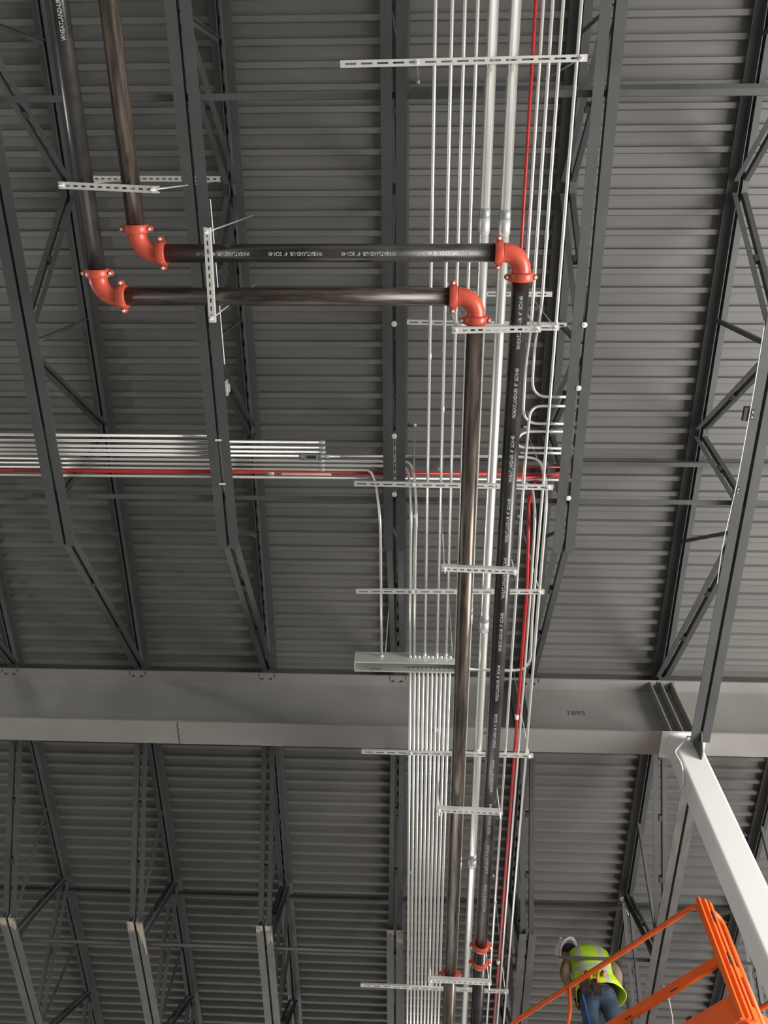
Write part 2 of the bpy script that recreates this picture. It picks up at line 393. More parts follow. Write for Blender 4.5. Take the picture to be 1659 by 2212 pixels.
def rod(p, z1, parent, stub=0.03, r=0.0048):
    MB().tube([(p[0], p[1], p[2] - stub), (p[0], p[1], z1)], r, 8).build('threaded_rod', M['galv'], parent)
    MB().lathe((p[0], p[1], p[2] - 0.013), (0, 0, 1), [(0.018, 0.009), (0.018, 0.012)], 12, False).build('washer', M['bolt'], parent)
    MB().lathe((p[0], p[1], p[2] - 0.013), (0, 0, 1), [(0.0095, 0), (0.0095, 0.009)], 6, False).build('nut', M['bolt'], parent)
def trapeze(a, b, kind, rods, ztop, label, group, stub=0.03, anchor=True):
    t = empty('trapeze_hanger', a, label, 'pipe hanger', group)
    strut_mesh(a, b, *kind, h_=0.022 if kind is LONG else 0.041).build('strut_channel', M['strut'], t)
    A, B = V(a), V(b)
    for q in rods:
        p = A.lerp(B, q); rod(p, ztop, t, stub)
        if anchor: MB().lathe((p.x, p.y, ztop - 0.03), (0, 0, 1), [(0.012, 0), (0.016, 0.004), (0.016, 0.029)], 10, False).build('deck_anchor', M['galv'], t)
    return t
GC = 'slotted trapeze hangers carrying the conduits'
ct = [(up((-0.5189, -0.5298, 5.8480)), up((1.0371, -0.5486, 5.8480)), 'slotted hanger under the conduits, topmost in the picture'),
      (up((0.2805, 1.1277, 5.8480)), up((0.9963, 1.1330, 5.8480)), 'slotted hanger peeping out right of the shorter hanger below the elbows'),
      (up((-0.4913, 2.3425, 5.8480)), up((1.0486, 2.3592, 5.8480)), 'slotted hanger just below the sideways conduit bundle'),
      (up((-0.4963, 3.3022, 5.8480)), up((1.0486, 3.2821, 5.8480)), 'slotted hanger midway between the sideways bundle and the wiring trough'),
      (up((-0.4795, 4.9683, 5.8480)), up((1.0725, 4.9732, 5.8480)), 'slotted hanger at the lower edge of the big beam'),
      (up((-0.5443, 8.0983, 5.8480)), up((1.0273, 8.1261, 5.8480)), 'slotted hanger lowest in the picture, under the pipe couplings')]
for i, (a, b, lb) in enumerate(ct):
    L = (V(b) - V(a)).length; y = (a[1] + b[1]) / 2
    rd = [(-0.03 - a[0]) / (b[0] - a[0]), 0.975] if i != 1 else [0.04, 0.96]
    trapeze(a, b, LONG, rd, ZD, lb, GC)
GP = 'short slotted hangers carrying the thick dark pipes'
pt = [(up((0.2130, 1.0459, 5.3000)), up((0.7880, 1.0359, 5.3000)), 'short slotted hanger just below the right hand red elbows', ZD),
      (up((0.1826, 2.7912, 5.3000)), up((0.7426, 2.8092, 5.3000)), 'short slotted hanger holding the brown and black pipes at mid picture', ZD),
      (up((0.1906, 5.1113, 5.3000)), up((0.7561, 5.1280, 5.3000)), 'short slotted hanger holding the brown and black pipes below the big beam', gz0),
      (up((0.1526, 7.2411, 5.3000)), up((0.7623, 7.2556, 5.3000)), 'short slotted hanger directly under the lowest red couplings', ZD),
      (up((-2.2332, 0.1584, 5.3000)), up((-1.6150, 0.1880, 5.3000)), 'tilted slotted hanger crossing the two black pipes at upper left', 6.87 + EYE),
      (up((-1.3341, 0.4099, 5.3000)), up((-1.3536, 0.9977, 5.3000)), 'upright slotted hanger crossing the two sideways pipes', 6.87 + EYE)]
for i, (a, b, lb, zt) in enumerate(pt):
    trapeze(a, b, SHORT, [0.045, 0.955], zt, lb, GP, 0.06, i < 4)
# plain struts up among the joists
def lone_strut(a, b, kind, label, group='struts lying up among the joists'):
    tag(strut_mesh(a, b, *kind).build('strut_channel', M['strut'], None, a), label, 'strut', group)
lone_strut(up((-2.6092, 0.1589, 6.8700)), up((-2.2402, 0.1643, 6.8700)), SHORT, 'high slotted strut behind the tilted hanger, its left half')
lone_strut(up((-2.2323, 0.1609, 6.8700)), up((-1.5872, 0.1677, 6.8700)), SHORT, 'high slotted strut behind the tilted hanger, its right half')
lone_strut(up((-0.1023, 1.2925, 6.9000)), up((1.2355, 1.3174, 6.9000)), LONG, 'high slotted strut behind the conduits level with the lower elbow')
lone_strut(up((0.4183, 1.0598, 6.9000)), up((1.0967, 1.0635, 6.9000)), LONG, 'short high strut behind the conduits between the two elbows')
ZS = 6.19 + EYE
for k, y0, y1, lb in ((-2, 2.02, 2.55, 'under the bundle on the joist by the black pipes'), (-1, 2.08, 2.56, 'under the bundle on the joist by the upright hanger'), (0, 2.04, 2.60, 'under the bundle on the central joist')):
    lone_strut((jx(k), y0, ZS), (jx(k), y1, ZS), LONG, 'strut ' + lb, 'struts under the sideways conduit bundle')
# washers bolted under the chord gaps
for (p, lb) in (((-0.1900, 1.1561, 6.0800), 'round washer on the central joist level with the lower elbow'), ((-0.1914, 2.0354, 6.0800), 'round washer on the central joist above the sideways bundle'),
                ((-0.1922, 2.5334, 6.0800), 'round washer on the central joist below the sideways bundle'), ((1.2072, 1.1607, 6.0800), 'round washer on the right joist, topmost of its three'),
                ((1.1988, 1.6399, 6.0800), 'round washer on the right joist, middle of its three'), ((1.1904, 2.5505, 6.0800), 'round washer on the right joist, lowest of its three')):
    k = 0 if p[0] < 0.5 else 1
    p = (jx(k), p[1], ZB - 0.006)
    o = MB().lathe(p, (0, 0, 1), [(0.019, 0), (0.021, 0.002), (0.021, 0.006)], 18, False).build('round_washer', M['bolt'], None, p)
    tag(o, lb, 'washer', 'round washers under the joist chords')
    MB().lathe((p[0], p[1], p[2] - 0.007), (0, 0, 1), [(0.008, 0), (0.008, 0.007)], 6, False).build('nut', M['bolt'], o)
    MB().tube([(p[0], p[1], p[2] + 0.006), (p[0], p[1], ZS + 0.03)], 0.004, 8).build('threaded_rod', M['galv'], o)
for (px, lb) in (((-1.5946, 2.0771, 6.0800), 'small silver clamp bar across the joist gap above the conduit bundle'), ((-1.5905, 2.4547, 6.0800), 'small silver clamp bar across the joist gap below the conduit bundle')):
    p = (jx(-1), px[1], ZB - 0.008)
    o = MB().box(p[0] - 0.026, p[0] + 0.026, p[1] - 0.008, p[1] + 0.008, p[2], p[2] + 0.008).build('clamp_bar', M['bolt'], None, p)
    tag(o, lb, 'clamp', 'clamp bars on the joist by the upright hanger')
    MB().tube([(p[0], p[1], p[2] + 0.008), (p[0], p[1], ZS + 0.03)], 0.004, 8).build('threaded_rod', M['galv'], o)

# ------------------------------------------------------------------ four inch pipes, elbows, couplings
PR = 0.0572
def pipe(a, b, m_, label, n=28):
    o = MB().tube([a, b], PR, n).build('steel_pipe', m_, None, a)
    return tag(o, label, 'pipe')
YA, YBq = 0.573, 0.846                      # centre lines of the two sideways pipes
XPA, XPB = -2.107, -1.812                   # the two pipes from the upper left
XBL, XBR = 0.650, 0.370                     # black and brown long pipes
RE = 0.150
CW = 0.052
def coupling_mesh(c, axis, side):
    """ring clamp round a pipe; side = direction of its two bolt ears"""
    c, a, s = V(c), V(axis).normalized(), V(side).normalized(); t = a.cross(s)
    m = MB(); prof = [(PR - 0.002, -CW / 2), (PR + 0.018, -CW / 2), (PR + 0.021, -CW / 2 + 0.003), (PR + 0.021, CW / 2 - 0.003), (PR + 0.018, CW / 2), (PR - 0.002, CW / 2)]
    m.lathe(c, a, prof, 28)
    for q in (-1, 1):
        base = c + s * q * (PR + 0.021)
        m.hexa(base, s * 0.020, a * 0.017, t * 0.014)
        m.lathe(base + s * q * 0.011 - t * 0.015, t, [(0.017, 0), (0.0185, 0.003), (0.0185, 0.027), (0.017, 0.03)], 12)
    return m
def coupling(c, axis, side, parent=None, name='coupling_housing'):
    o = coupling_mesh(c, axis, side).build(name, M['fit'], parent, c)
    c, a, s = V(c), V(axis).normalized(), V(side).normalized()
    for q in (-1, 1):
        p = c + s * q * (PR + 0.032)
        b = MB(); b.lathe(p + V((0, 0, -0.032)), (0, 0, 1), [(0.0075, 0), (0.0105, 0.004), (0.0105, 0.018), (0.005, 0.0185), (0.005, 0.046), (0.0105, 0.0465), (0.0105, 0.06), (0.006, 0.064)], 8)
        b.build('bolt', M['bolt'], o)
    return o
def elbow(corner, d1, d2, label):
    """d1, d2: directions from the corner towards the two pipe ends"""
    corner, d1, d2 = V(corner), V(d1), V(d2)
    ctr = corner + (d1 + d2) * 0.115; R_ = 0.115
    path = [corner + d1 * (RE - CW / 2), ]
    n = 14
    for i in range(n + 1):
        a = PI / 2 * i / n
        path.append(ctr - d2 * R_ * math.cos(a) - d1 * R_ * math.sin(a))
    path.append(corner + d2 * (RE - CW / 2))
    e = empty('grooved_elbow', corner, label, 'pipe elbow', 'orange red grooved pipe elbows')
    rr = [PR + 0.006] + [PR + 0.003] * (n + 1) + [PR + 0.006]
    MB().tube(path, rr, 28).build('elbow_body', M['fit'], e)
    coupling(corner + d1 * RE, d1, V((0, 0, 1)).cross(d1), e); coupling(corner + d2 * RE, d2, V((0, 0, 1)).cross(d2), e)
    return e
elbow((XPB, YA, ZP), (1, 0, 0), (0, -1, 0), 'orange red pipe elbow at upper left, end of the upper sideways pipe')
elbow((XPA, YBq, ZP), (1, 0, 0), (0, -1, 0), 'orange red pipe elbow at upper left, lowest and furthest left')
elbow((XBL, YA, ZP), (-1, 0, 0), (0, 1, 0), 'orange red pipe elbow turning into the stencilled black pipe, furthest right')
elbow((XBR, YBq, ZP), (-1, 0, 0), (0, 1, 0), 'orange red pipe elbow turning into the long brown pipe')
e_ = RE + 0.002
pipes = {}
pipe((XPB + e_, YA, ZP), (XBL - e_, YA, ZP), M['black'], 'upper sideways black steel pipe with white stencilling')
pipe((XPA + e_, YBq, ZP), (XBR - e_, YBq, ZP), M['brownx'], 'lower sideways dark brown steel pipe without stencilling')
pipe((XPA, -4, ZP), (XPA, YBq - e_, ZP), M['black'], 'glossy black pipe entering from the top left, furthest left')
pipe((XPB, -4, ZP), (XPB, YA - e_, ZP), M['brown'], 'dark pipe with brown rust entering from the top left, nearer the centre')
YC1, YC2, YC3 = 7.27, 6.86, 7.09
pipe((XBL, YA + e_, ZP), (XBL, YC2 - 0.002, ZP), M['black'], 'long black stencilled pipe running down the picture')
pipe((XBR, YBq + e_, ZP), (XBR, YC1 - 0.002, ZP), M['brown'], 'long brown mill-scale pipe running down the picture')
pipe((XBL, YC2 + 0.002, ZP), (XBL, 13, ZP), M['black'], 'black pipe length beyond the pair of red couplings')
pipe((XBR, YC1 + 0.002, ZP), (XBR, 13, ZP), M['brown'], 'brown pipe length beyond the single red coupling')
for (x, y, lb) in ((XBR, YC1, 'orange red pipe coupling on the brown pipe near the bottom'), (XBL, YC2, 'orange red coupling on the black pipe, upper of the pair'), (XBL, YC3, 'orange red coupling on the black pipe, lower of the pair')):
    tag(coupling((x, y, ZP), (0, 1, 0), (1, 0, 0), None, 'grooved_coupling'), lb, 'pipe coupling', 'orange red couplings at the bottom of the long pipes')

# stencilled writing wrapped on the pipes
def text_mesh(body, size):
    cu = bpy.data.curves.new('lettering', 'FONT'); cu.body = body; cu.size = size; cu.align_x = 'LEFT'; cu.resolution_u = 2; cu.offset = 0.0006
    to = bpy.data.objects.new('lettering', cu); C.objects.link(to)
    dg = bpy.context.evaluated_depsgraph_get(); me = bpy.data.meshes.new_from_object(to.evaluated_get(dg))
    vs = [tuple(v.co) for v in me.vertices]; fs = [tuple(p.vertices) for p in me.polygons]
    bpy.data.objects.remove(to); bpy.data.curves.remove(cu); bpy.data.meshes.remove(me)
    return vs, fs
TXT = 'WHEATLAND-UR  4"  SCH-40'
tv, tf = text_mesh(TXT, 0.034)
def stencil(parent, start, d, tip, L=0.345, hgt=1.0, ang=0.0):
    """start: point on the pipe axis; d: reading direction; tip: direction letters' tops point (both horizontal)"""
    start, d, tip = V(start), V(d), V(tip); xm = max(v[0] for v in tv); vs = []
    for v in tv:
        s = v[0] / xm * L; a = (v[1] - 0.012) * hgt / (PR + 0.0006) + ang
        vs.append(start + d * s + (tip * math.sin(a) + V((0, 0, -1)) * math.cos(a)) * (PR + 0.0007))
    # letters must face down (outward)
    fs = tf if d.cross(tip).z < 0 else [f[::-1] for f in tf]
    MB().add(vs, fs).build('stencilled_lettering', M['stencil'], parent)
P1 = [o for o in bpy.data.objects if o.name.startswith('steel_pipe')]
byl = {o['label']: o for o in P1}
p1 = byl['upper sideways black steel pipe with white stencilling']
for px in ((-1.0814, 0.5682, 5.3500), (-0.6164, 0.5691, 5.3500), (-0.1518, 0.5700, 5.3500), (0.3152, 0.5708, 5.3500), (-1.5498, 0.5673, 5.3500)):
    if px[0] - 0.345 > XPB + e_ + 0.01: stencil(p1, (px[0], YA, ZP), (-1, 0, 0), (0, 1, 0))
p2 = byl['long black stencilled pipe running down the picture']
y = (0.6080, 1.1795, 5.3500)[1]
while y < 6.5:
    stencil(p2, (XBL, y, ZP), (0, -1, 0), (-1, 0, 0), 0.345, 1.0, -0.05); y += 0.47
p3 = byl['glossy black pipe entering from the top left, furthest left']
stencil(p3, (XPA, -0.62, ZP), (0, -1, 0), (-1, 0, 0), 0.345, 1.0, -0.35)
tv2, tf2 = text_mesh('1895', 0.10)
ox, oz = 1.54, (1.4344, 5.0820, 6.7200)[2] + EYE
MB().add([(ox + v[0], GY - 0.0085, gz0 + 0.40 + v[1]) for v in tv2], tf2).build('handwritten_number', M['greyink'], g)

# ------------------------------------------------------------------ conduits
GV = 'small silver conduits running down the picture'
def conduit(pts, r, label, group, m_='emt', name='electrical_conduit', cat='conduit', rad=0.12, n=10, sleeves=()):
    o = MB().tube(fillet(pts, rad), r, n).build(name, M[m_], None, pts[0])
    tag(o, label, cat, group)
    for (p, d) in sleeves: sleeve(o, p, d, r)
    return o
def sleeve(o, p, d, r, L=0.045, m_='galv'):
    p, d = V(p), V(d).normalized()
    b = MB().tube([p - d * L / 2, p - d * L / 2 * 0.96, p + d * L / 2 * 0.96, p + d * L / 2], [r * 1.12, r * 1.25, r * 1.25, r * 1.12], 12)
    return b.build('coupling_sleeve', M[m_], o)
r1 = 0.012; zc = ZCC
XA1, XB1, XC1, XD1 = (0.0797, 1.2481, 5.8830)[0], (0.1836, 1.2479, 5.8830)[0], (0.2622, 1.2477, 5.8830)[0], (0.3415, 0.4847, 5.8830)[0]
Y0 = -4.0
YN = 3.955; YF = 4.055         # near and far side of the wiring trough
for X, lb, ys in ((XA1, 'leftmost', 1.35), (XB1, 'second from left', 1.75), (XC1, 'third from left', 0.6)):
    conduit([(X, Y0, zc), (X, YN, zc)], r1, lb + ' of the silver conduits entering at the top, ending at the trough', GV, sleeves=[((X, ys, zc), (0, 1, 0)), ((X, YN - 0.02, zc), (0, 1, 0))])
conduit([(XD1, Y0, zc), (XD1, YN, zc)], r1, 'silver conduit just left of the two fat silver pipes, fourth from left at the top', GV)
# right hand group
XR = [(0.7439, 0.4858, 5.8830)[0], (0.8022, 0.4860, 5.8830)[0], (0.8666, 0.4862, 5.8830)[0], (0.9796, 0.4865, 5.8830)[0]]
zl = 6.25 + EYE
xe = 1.215
y0_, y1_ = (0.8706, 2.1707, 6.2500)[1], (0.9359, 2.0369, 6.2500)[1]
conduit([(XR[0], Y0, zc), (XR[0], 1.35, zc), ((0.7700, 1.9146, 6.2500)[0], 1.62, zl), ((0.7814, 2.1084, 6.2500)[0], y0_, zl), (xe, y0_ + 0.01, zl)], r1, 'silver conduit beside the red one at top, its lower end bending right', GV, rad=0.09)
yq = (0.9498, 1.9711, 6.2500)[1]
conduit([(XR[1], Y0, zc), (XR[1], 1.1, zc), ((0.8303, 1.6506, 6.2500)[0], 1.5, zl), ((0.8360, 1.9142, 6.2500)[0], yq, zl), (xe, yq, zl)], r1, 'silver conduit bending right to the joist, middle of the three upper bends', GV, rad=0.13)
yq = (0.9707, 1.7505, 6.2500)[1]
conduit([(XR[2], Y0, zc), (XR[2], 1.0, zc), ((0.8888, 1.5036, 6.2500)[0], 1.32, zl), ((0.8929, 1.7247, 6.2500)[0], yq, zl), (xe, yq, zl)], r1, 'silver conduit bending right to the joist, topmost of the bends', GV, rad=0.13, sleeves=[((XR[2], 0.52, zc), (0, 1, 0))])
# conduit 4 passes everything and turns left into the trough
yt = (0.8115, 4.0722, 5.9000)[1]
conduit([(XR[3], Y0, zc), ((0.9772, 1.1135, 5.8830)[0], 1.06, zc), ((0.9747, 2.3995, 5.8830)[0], (0.9747, 2.3995, 5.8830)[1], zc), ((0.9713, 3.2967, 5.8830)[0], 3.30, zc), ((0.9729, 3.6614, 5.8830)[0], 3.66, zc), ((0.9913, 4.0564, 5.8830)[0], yt, zc), (0.43, yt, zc)], r1,
        'rightmost silver conduit at the top, lower end curving left towards the trough', GV, rad=0.16, sleeves=[((XR[3] - 0.002, 1.12, zc), (0, 1, 0))])
# from a bend at the joist down to the bottom
ya = (0.9761, 1.8258, 6.2500)[1]; Xq = (0.8237, 3.2992, 5.8830)[0]
conduit([(xe, ya, zl), ((0.8888, 1.8263, 6.2500)[0], ya, zl), ((0.8681, 1.9941, 6.2000)[0], (0.8681, 1.9941, 6.2000)[1], 6.15 + EYE), ((0.8241, 2.1707, 5.8830)[0], (0.8241, 2.1707, 5.8830)[1], zc), (Xq, 3.3, zc), (Xq, 4.98, zc), (Xq, 13, zc)], r1,
        'silver conduit starting at a right bend and running down beside the black pipe', GV, rad=0.12, sleeves=[((Xq, 6.85, zc), (0, 1, 0))])
yb = (0.9359, 2.0369, 6.2500)[1]
conduit([(xe, yb, zl), ((0.7999, 2.0457, 6.2500)[0], yb, zl), ((0.7593, 2.2517, 6.1000)[0], (0.7593, 2.2517, 6.1000)[1], 5.95 + EYE), (XBL + 0.02, 3.0, zc), (XBL + 0.02, 3.7, zc)], r1,
        'silver conduit bend coming out from behind the black pipe to the joist', GV, rad=0.12)
# outer right: comes from the sideways bundle
yh = (0.8570, 2.2503, 6.2500)[1]; Xo = (1.0128, 3.2960, 5.8830)[0]
conduit([(jx(0) - 0.45, (-0.7677, 2.2604, 6.2500)[1], ZH), ((0.8195, 2.2486, 6.2500)[0], yh, ZH), ((1.0006, 2.2730, 6.2500)[0], yh + 0.02, ZH), ((1.0371, 2.4065, 6.2000)[0], (1.0371, 2.4065, 6.2000)[1], 6.15 + EYE), ((1.0147, 2.5255, 5.9500)[0], (1.0147, 2.5255, 5.9500)[1], zc), (Xo, 3.3, zc), (Xo - 0.012, 13, zc)], r1,
        'rightmost silver conduit below the sideways bundle, running to the bottom', GV, rad=0.13)
Xm = (0.9410, 3.2972, 5.8830)[0]
conduit([((0.7560, 2.4533, 6.2500)[0], (0.7565, 2.4615, 6.2500)[1], ZH), ((0.8626, 2.4604, 6.2500)[0], (0.8626, 2.4604, 6.2500)[1], ZH), ((0.9410, 2.4806, 6.2000)[0], (0.9421, 2.4969, 6.2000)[1], 6.2 + EYE), ((0.9336, 2.6046, 5.9000)[0], (0.9336, 2.6046, 5.9000)[1], zc), (Xm, 3.3, zc), (Xm - 0.01, 13, zc)], r1,
        'silver conduit directly right of the red one in the lower half', GV, rad=0.12)
conduit([((0.8381, 2.2464, 6.2500)[0], yh - 0.02, ZH + 0.03), (xe, yh - 0.02, ZH + 0.03)], r1, 'short sideways silver conduit, lowest of the bends at the right joist', GV)
# red conduits
GR = 'red fire alarm conduits'
Xr = (0.6976, 0.5764, 5.8830)[0]
conduit([(Xr, Y0, zc), (Xr, 2.2, zc), (Xr + 0.02, 2.40, zc + 0.25), (xe, 2.42, ZH + 0.02)], r1 * 0.95, 'red conduit entering at the top right of the fat silver pipes', GR, 'red')
Xs = (0.9108, 3.2977, 5.8830)[0]
rr_ = conduit([((1.0138, 2.4473, 6.2000)[0], 2.46, ZH + 0.0), ((0.9688, 2.4477, 6.2000)[0], 2.46, ZH), ((0.9032, 2.5080, 6.0000)[0], 2.56, 6.1 + EYE), ((0.8865, 2.6376, 5.8830)[0], 2.72, zc), (Xs, 3.3, zc), (Xs - 0.02, 13, zc)], r1 * 1.15, 'red conduit running down right of the black pipe to the bottom', GR, 'red', rad=0.1)
for yy in ((0.9107, 4.5631, 5.8830)[1], (0.8729, 7.7045, 5.8830)[1]): sleeve(rr_, (Xs - 0.004 - 0.02 * (yy - 3.3) / 9.7, yy, zc), (0, 1, 0), r1 * 1.15, 0.05, 'cord')
# fat silver conduits
r2 = 0.0365; z2 = ZC + 0.022 + r2
for X, lb, ys in ((0.439, 'left one of the two fat silver pipes, half hidden by the brown pipe', (0.42, 3.55, 6.35)), (0.578, 'right one of the two fat silver pipes, between brown and black', (0.43, 3.62, 6.32))):
    o = conduit([(X, Y0, z2), (X, 13, z2)], r2, lb, 'fat silver conduits', 'emtfat', n=24)
    for y in ys:
        sleeve(o, (X, y - 0.05, z2), (0, 1, 0), r2 * 0.88, 0.07, 'emtdull'); sleeve(o, (X, y + 0.03, z2), (0, 1, 0), r2 * 0.9, 0.1)
# bundle beyond the trough
XS0, XS1 = (-0.0439, 4.3476, 5.8830)[0], (0.2974, 4.3392, 5.8830)[0]
ordw = ['first', 'second', 'third', 'fourth', 'fifth', 'sixth', 'seventh', 'eighth', 'ninth', 'tenth']
XS = [XS0 + (XS1 - XS0) * i / 9 for i in range(10)]
for i, X in enumerate(XS):
    conduit([(X, YF, zc), (X, 13, zc)], r1, ordw[i] + ' conduit from the left in the tight bundle below the trough', 'tight conduit bundle below the trough', n=8)
# sideways bundle
GH = 'silver conduits of the sideways bundle'
ys = [(-2.6737, 2.0952, 6.2500)[1]] + [(-0.9531, 2.1418, 6.2500)[1], (-0.9553, 2.1877, 6.2500)[1], (-0.9571, 2.2258, 6.2500)[1], (-0.9589, 2.2621, 6.2500)[1], (-0.9608, 2.3026, 6.2500)[1], (-0.9627, 2.3412, 6.2500)[1], (-0.9645, 2.3801, 6.2500)[1], (-0.9680, 2.4521, 6.2500)[1]]
xend = (-0.7565, 2.1601, 6.2500)[0]
X0 = -7
on = ['topmost', 'second from top', 'third from top', 'fourth from top', 'fifth from top, with junction body,', 'sixth from top', 'seventh from top', 'eighth from top', 'lowest']
def hl(i, s): return on[i] + ' conduit of the sideways bundle, ' + s
conduit([(X0, ys[0], ZH), (jx(-1) - 0.03, ys[0], ZH)], r1, hl(0, 'ending at the second joist'), GH)
for i in (1, 2, 3):
    conduit([(X0, ys[i], ZH), (xend, ys[i], ZH)], r1, hl(i, 'ending open left of centre'), GH, sleeves=[((xend - 0.02, ys[i], ZH), (1, 0, 0))])
o = conduit([(X0, ys[4], ZH), (jx(0) - 0.45, ys[4], ZH)], r1, hl(4, 'running on to the right'), GH)
xb = (-0.8709, 2.2613, 6.2500)[0]
lbm = MB().box(xb - 0.055, xb + 0.055, ys[4] - 0.02, ys[4] + 0.024, ZH - 0.024, ZH + 0.02)
lbm.tube([(xb - 0.10, ys[4], ZH), (xb - 0.055, ys[4], ZH)], [0.014, 0.020], 12); lbm.tube([(xb + 0.055, ys[4], ZH), (xb + 0.10, ys[4], ZH)], [0.020, 0.014], 12)
cb = lbm.build('conduit_body', M['emtdull'], o)
MB().box(xb - 0.04, xb + 0.04, ys[4] - 0.013, ys[4] + 0.016, ZH - 0.027, ZH - 0.024).build('cover_plate', M['dark'], cb)
sleeve(o, (xb + 0.13, ys[4], ZH), (1, 0, 0), r1)
def drop(i, xp, pts, lb):
    conduit([(X0, ys[i], ZH)] + pts, r1, hl(i, lb), GH, rad=0.11, sleeves=[(((-0.7891, 2.3213, 6.2500)[0], ys[i], ZH), (1, 0, 0))])
Xd = (-0.0108, 3.3135, 5.8830)[0]
drop(5, 0, [((-0.0603, 2.3066, 6.2500)[0], ys[5], ZH), ((-0.0211, 2.4170, 6.2000)[0], (-0.0211, 2.4170, 6.2000)[1], ZH - 0.08), (Xd + 0.008, 2.62, zc), (Xd, 2.9, zc), (Xd, YN, zc)], 'turning down right of the central joist')
Xd = (-0.0492, 3.3142, 5.8830)[0]
drop(6, 0, [((-0.0906, 2.3393, 6.2500)[0], ys[6], ZH), ((-0.0627, 2.4378, 6.2000)[0], (-0.0627, 2.4378, 6.2000)[1], ZH - 0.08), (Xd + 0.004, 2.62, zc), (Xd, 2.9, zc), (Xd, YN, zc)], 'turning down close beside the central joist')
Xd = (-0.2912, 3.3183, 5.8830)[0]
drop(7, 0, [((-0.3807, 2.3786, 6.2500)[0], ys[7], ZH), ((-0.3408, 2.4611, 6.2000)[0], (-0.3408, 2.4611, 6.2000)[1], ZH - 0.08), (Xd - 0.002, 2.65, zc), (Xd, 3.0, zc), (Xd, YN, zc)], 'turning down left of the central joist')
conduit([(X0, ys[8], ZH), (xe, ys[8] + 0.0, ZH)], r1, hl(8, 'running on to the right joist'), GH)
yr = (-0.9662, 2.4150, 6.2500)[1]
o = conduit([(X0, yr, ZH), (xe, yr - 0.01, ZH)], 0.0145, 'thick red conduit running sideways along the silver bundle', GR, 'red')
xc0, xc1 = (-1.1286, 2.4145, 6.2500)[0], (-0.7118, 2.4187, 6.2500)[0]
MB().tube([(xc0, yr, ZH), (xc0 + 0.004, yr, ZH), (xc1 - 0.004, yr, ZH), (xc1, yr, ZH)], [0.015, 0.017, 0.017, 0.015], 12).build('cream_sleeve', M['cream'], o)
sleeve(o, ((-1.2138, 2.4153, 6.2500)[0], yr, ZH), (1, 0, 0), 0.0145, 0.05)
conduit([(0.6, yr - 0.07, ZH + 0.01), (xe, yr - 0.07, ZH + 0.01)], r1 * 0.55, 'short red conduit above the other at the right joist', GR, 'red')

# ------------------------------------------------------------------ wiring trough
tx0, tx1 = (-0.5223, 3.9716, 5.8000)[0], 0.43; tz0, tz1 = 5.795 + EYE, 5.95 + EYE
tr = empty('wiring_trough', (tx0, YN, tz0), 'long grey metal wiring trough, open underneath, where the conduits end', 'junction box')
t = 0.003
m = MB().box(tx0, tx1, YN, YN + t, tz0, tz1); m.box(tx0, tx1, YF - t, YF, tz0, tz1); m.box(tx0, tx1, YN + t, YF - t, tz1 - t, tz1)
m.box(tx0, tx0 + t, YN + t, YF - t, tz0, tz1 - t); m.box(tx1 - t, tx1, YN + t, YF - t, tz0, tz1 - t)
m.box(tx0, tx1, YN + t, YN + 0.012, tz0, tz0 + t); m.box(tx0, tx1, YF - 0.012, YF - t, tz0, tz0 + t)
m.build('body', M['strut'], tr)
for X in XS + [(-0.2919, 3.9188, 5.8830)[0]]:
    MB().lathe((X, YN - 0.018, zc), (0, 1, 0), [(0.0135, 0), (0.0155, 0.003), (0.0155, 0.012), (0.018, 0.013), (0.018, 0.018)], 12).build('connector', M['galv'], tr)
for X in XS:
    MB().lathe((X, YF, zc), (0, 1, 0), [(0.018, 0), (0.018, 0.006), (0.0155, 0.007), (0.0155, 0.02)], 12).build('connector', M['galv'], tr)
    MB().lathe((X, YF - t - 0.008, zc - 0.02), (0, 1, 0), [(0.017, 0), (0.017, 0.008)], 8, False).build('locknut', M['emtdull'], tr)
for i in range(4):
    MB().lathe((tx0 + 0.145 + i * 0.028, YF - t - 0.010, tz0 + 0.03), (0, 1, 0), [(0.010, 0), (0.010, 0.01)], 8, False).build('locknut', M['emtdull'], tr)
for X in ((-0.2627, 3.9152, 5.9500)[0], (0.3224, 3.9265, 5.9500)[0]):
    MB().tube([(X, (YN + YF) / 2, tz1), (X, (YN + YF) / 2, ZD)], 0.0045, 8).build('threaded_rod', M['galv'], tr)

# ------------------------------------------------------------------ small odds and ends
cz_ = ZB + 0.10
pts = [up((-1.5262, 0.2814, 6.1500)), up((-1.5233, 0.5012, 6.1500)), up((-1.5061, 0.5717, 6.1500)), up((-1.5083, 0.8606, 6.1500)), up((-1.5087, 1.0986, 6.1500)), up((-1.5023, 1.3088, 6.1500)), up((-1.5029, 1.3980, 6.1500)), up((-1.5164, 1.4703, 6.1500))]
pts = [(max(p[0], jx(-1) + 0.098), p[1], p[2] - 0.03) for p in pts]
tag(MB().tube(fillet(pts, 0.05), 0.0045, 8).build('white_cord', M['cord'], None, pts[0]), 'thin bright cord along the joist behind the upright hanger', 'cord')
b_ = (-1.4858, 1.6566, 6.1200); bx = jx(-1) + GAP + CH + 0.004
br = MB().box(bx, bx + 0.012, b_[1] - 0.06, b_[1] + 0.06, ZB + 0.0, ZB + 0.06); br.box(bx + 0.012, bx + 0.03, b_[1] - 0.03, b_[1] + 0.03, ZB + 0.01, ZB + 0.04)
tag(br.build('cable_bracket', M['galv'], None, (bx, b_[1], ZB)), 'small grey metal bracket on the joist edge below the upright hanger', 'bracket')
b_ = (2.5083, 1.8375, 6.1200); bx = jx(2) - GAP - CH
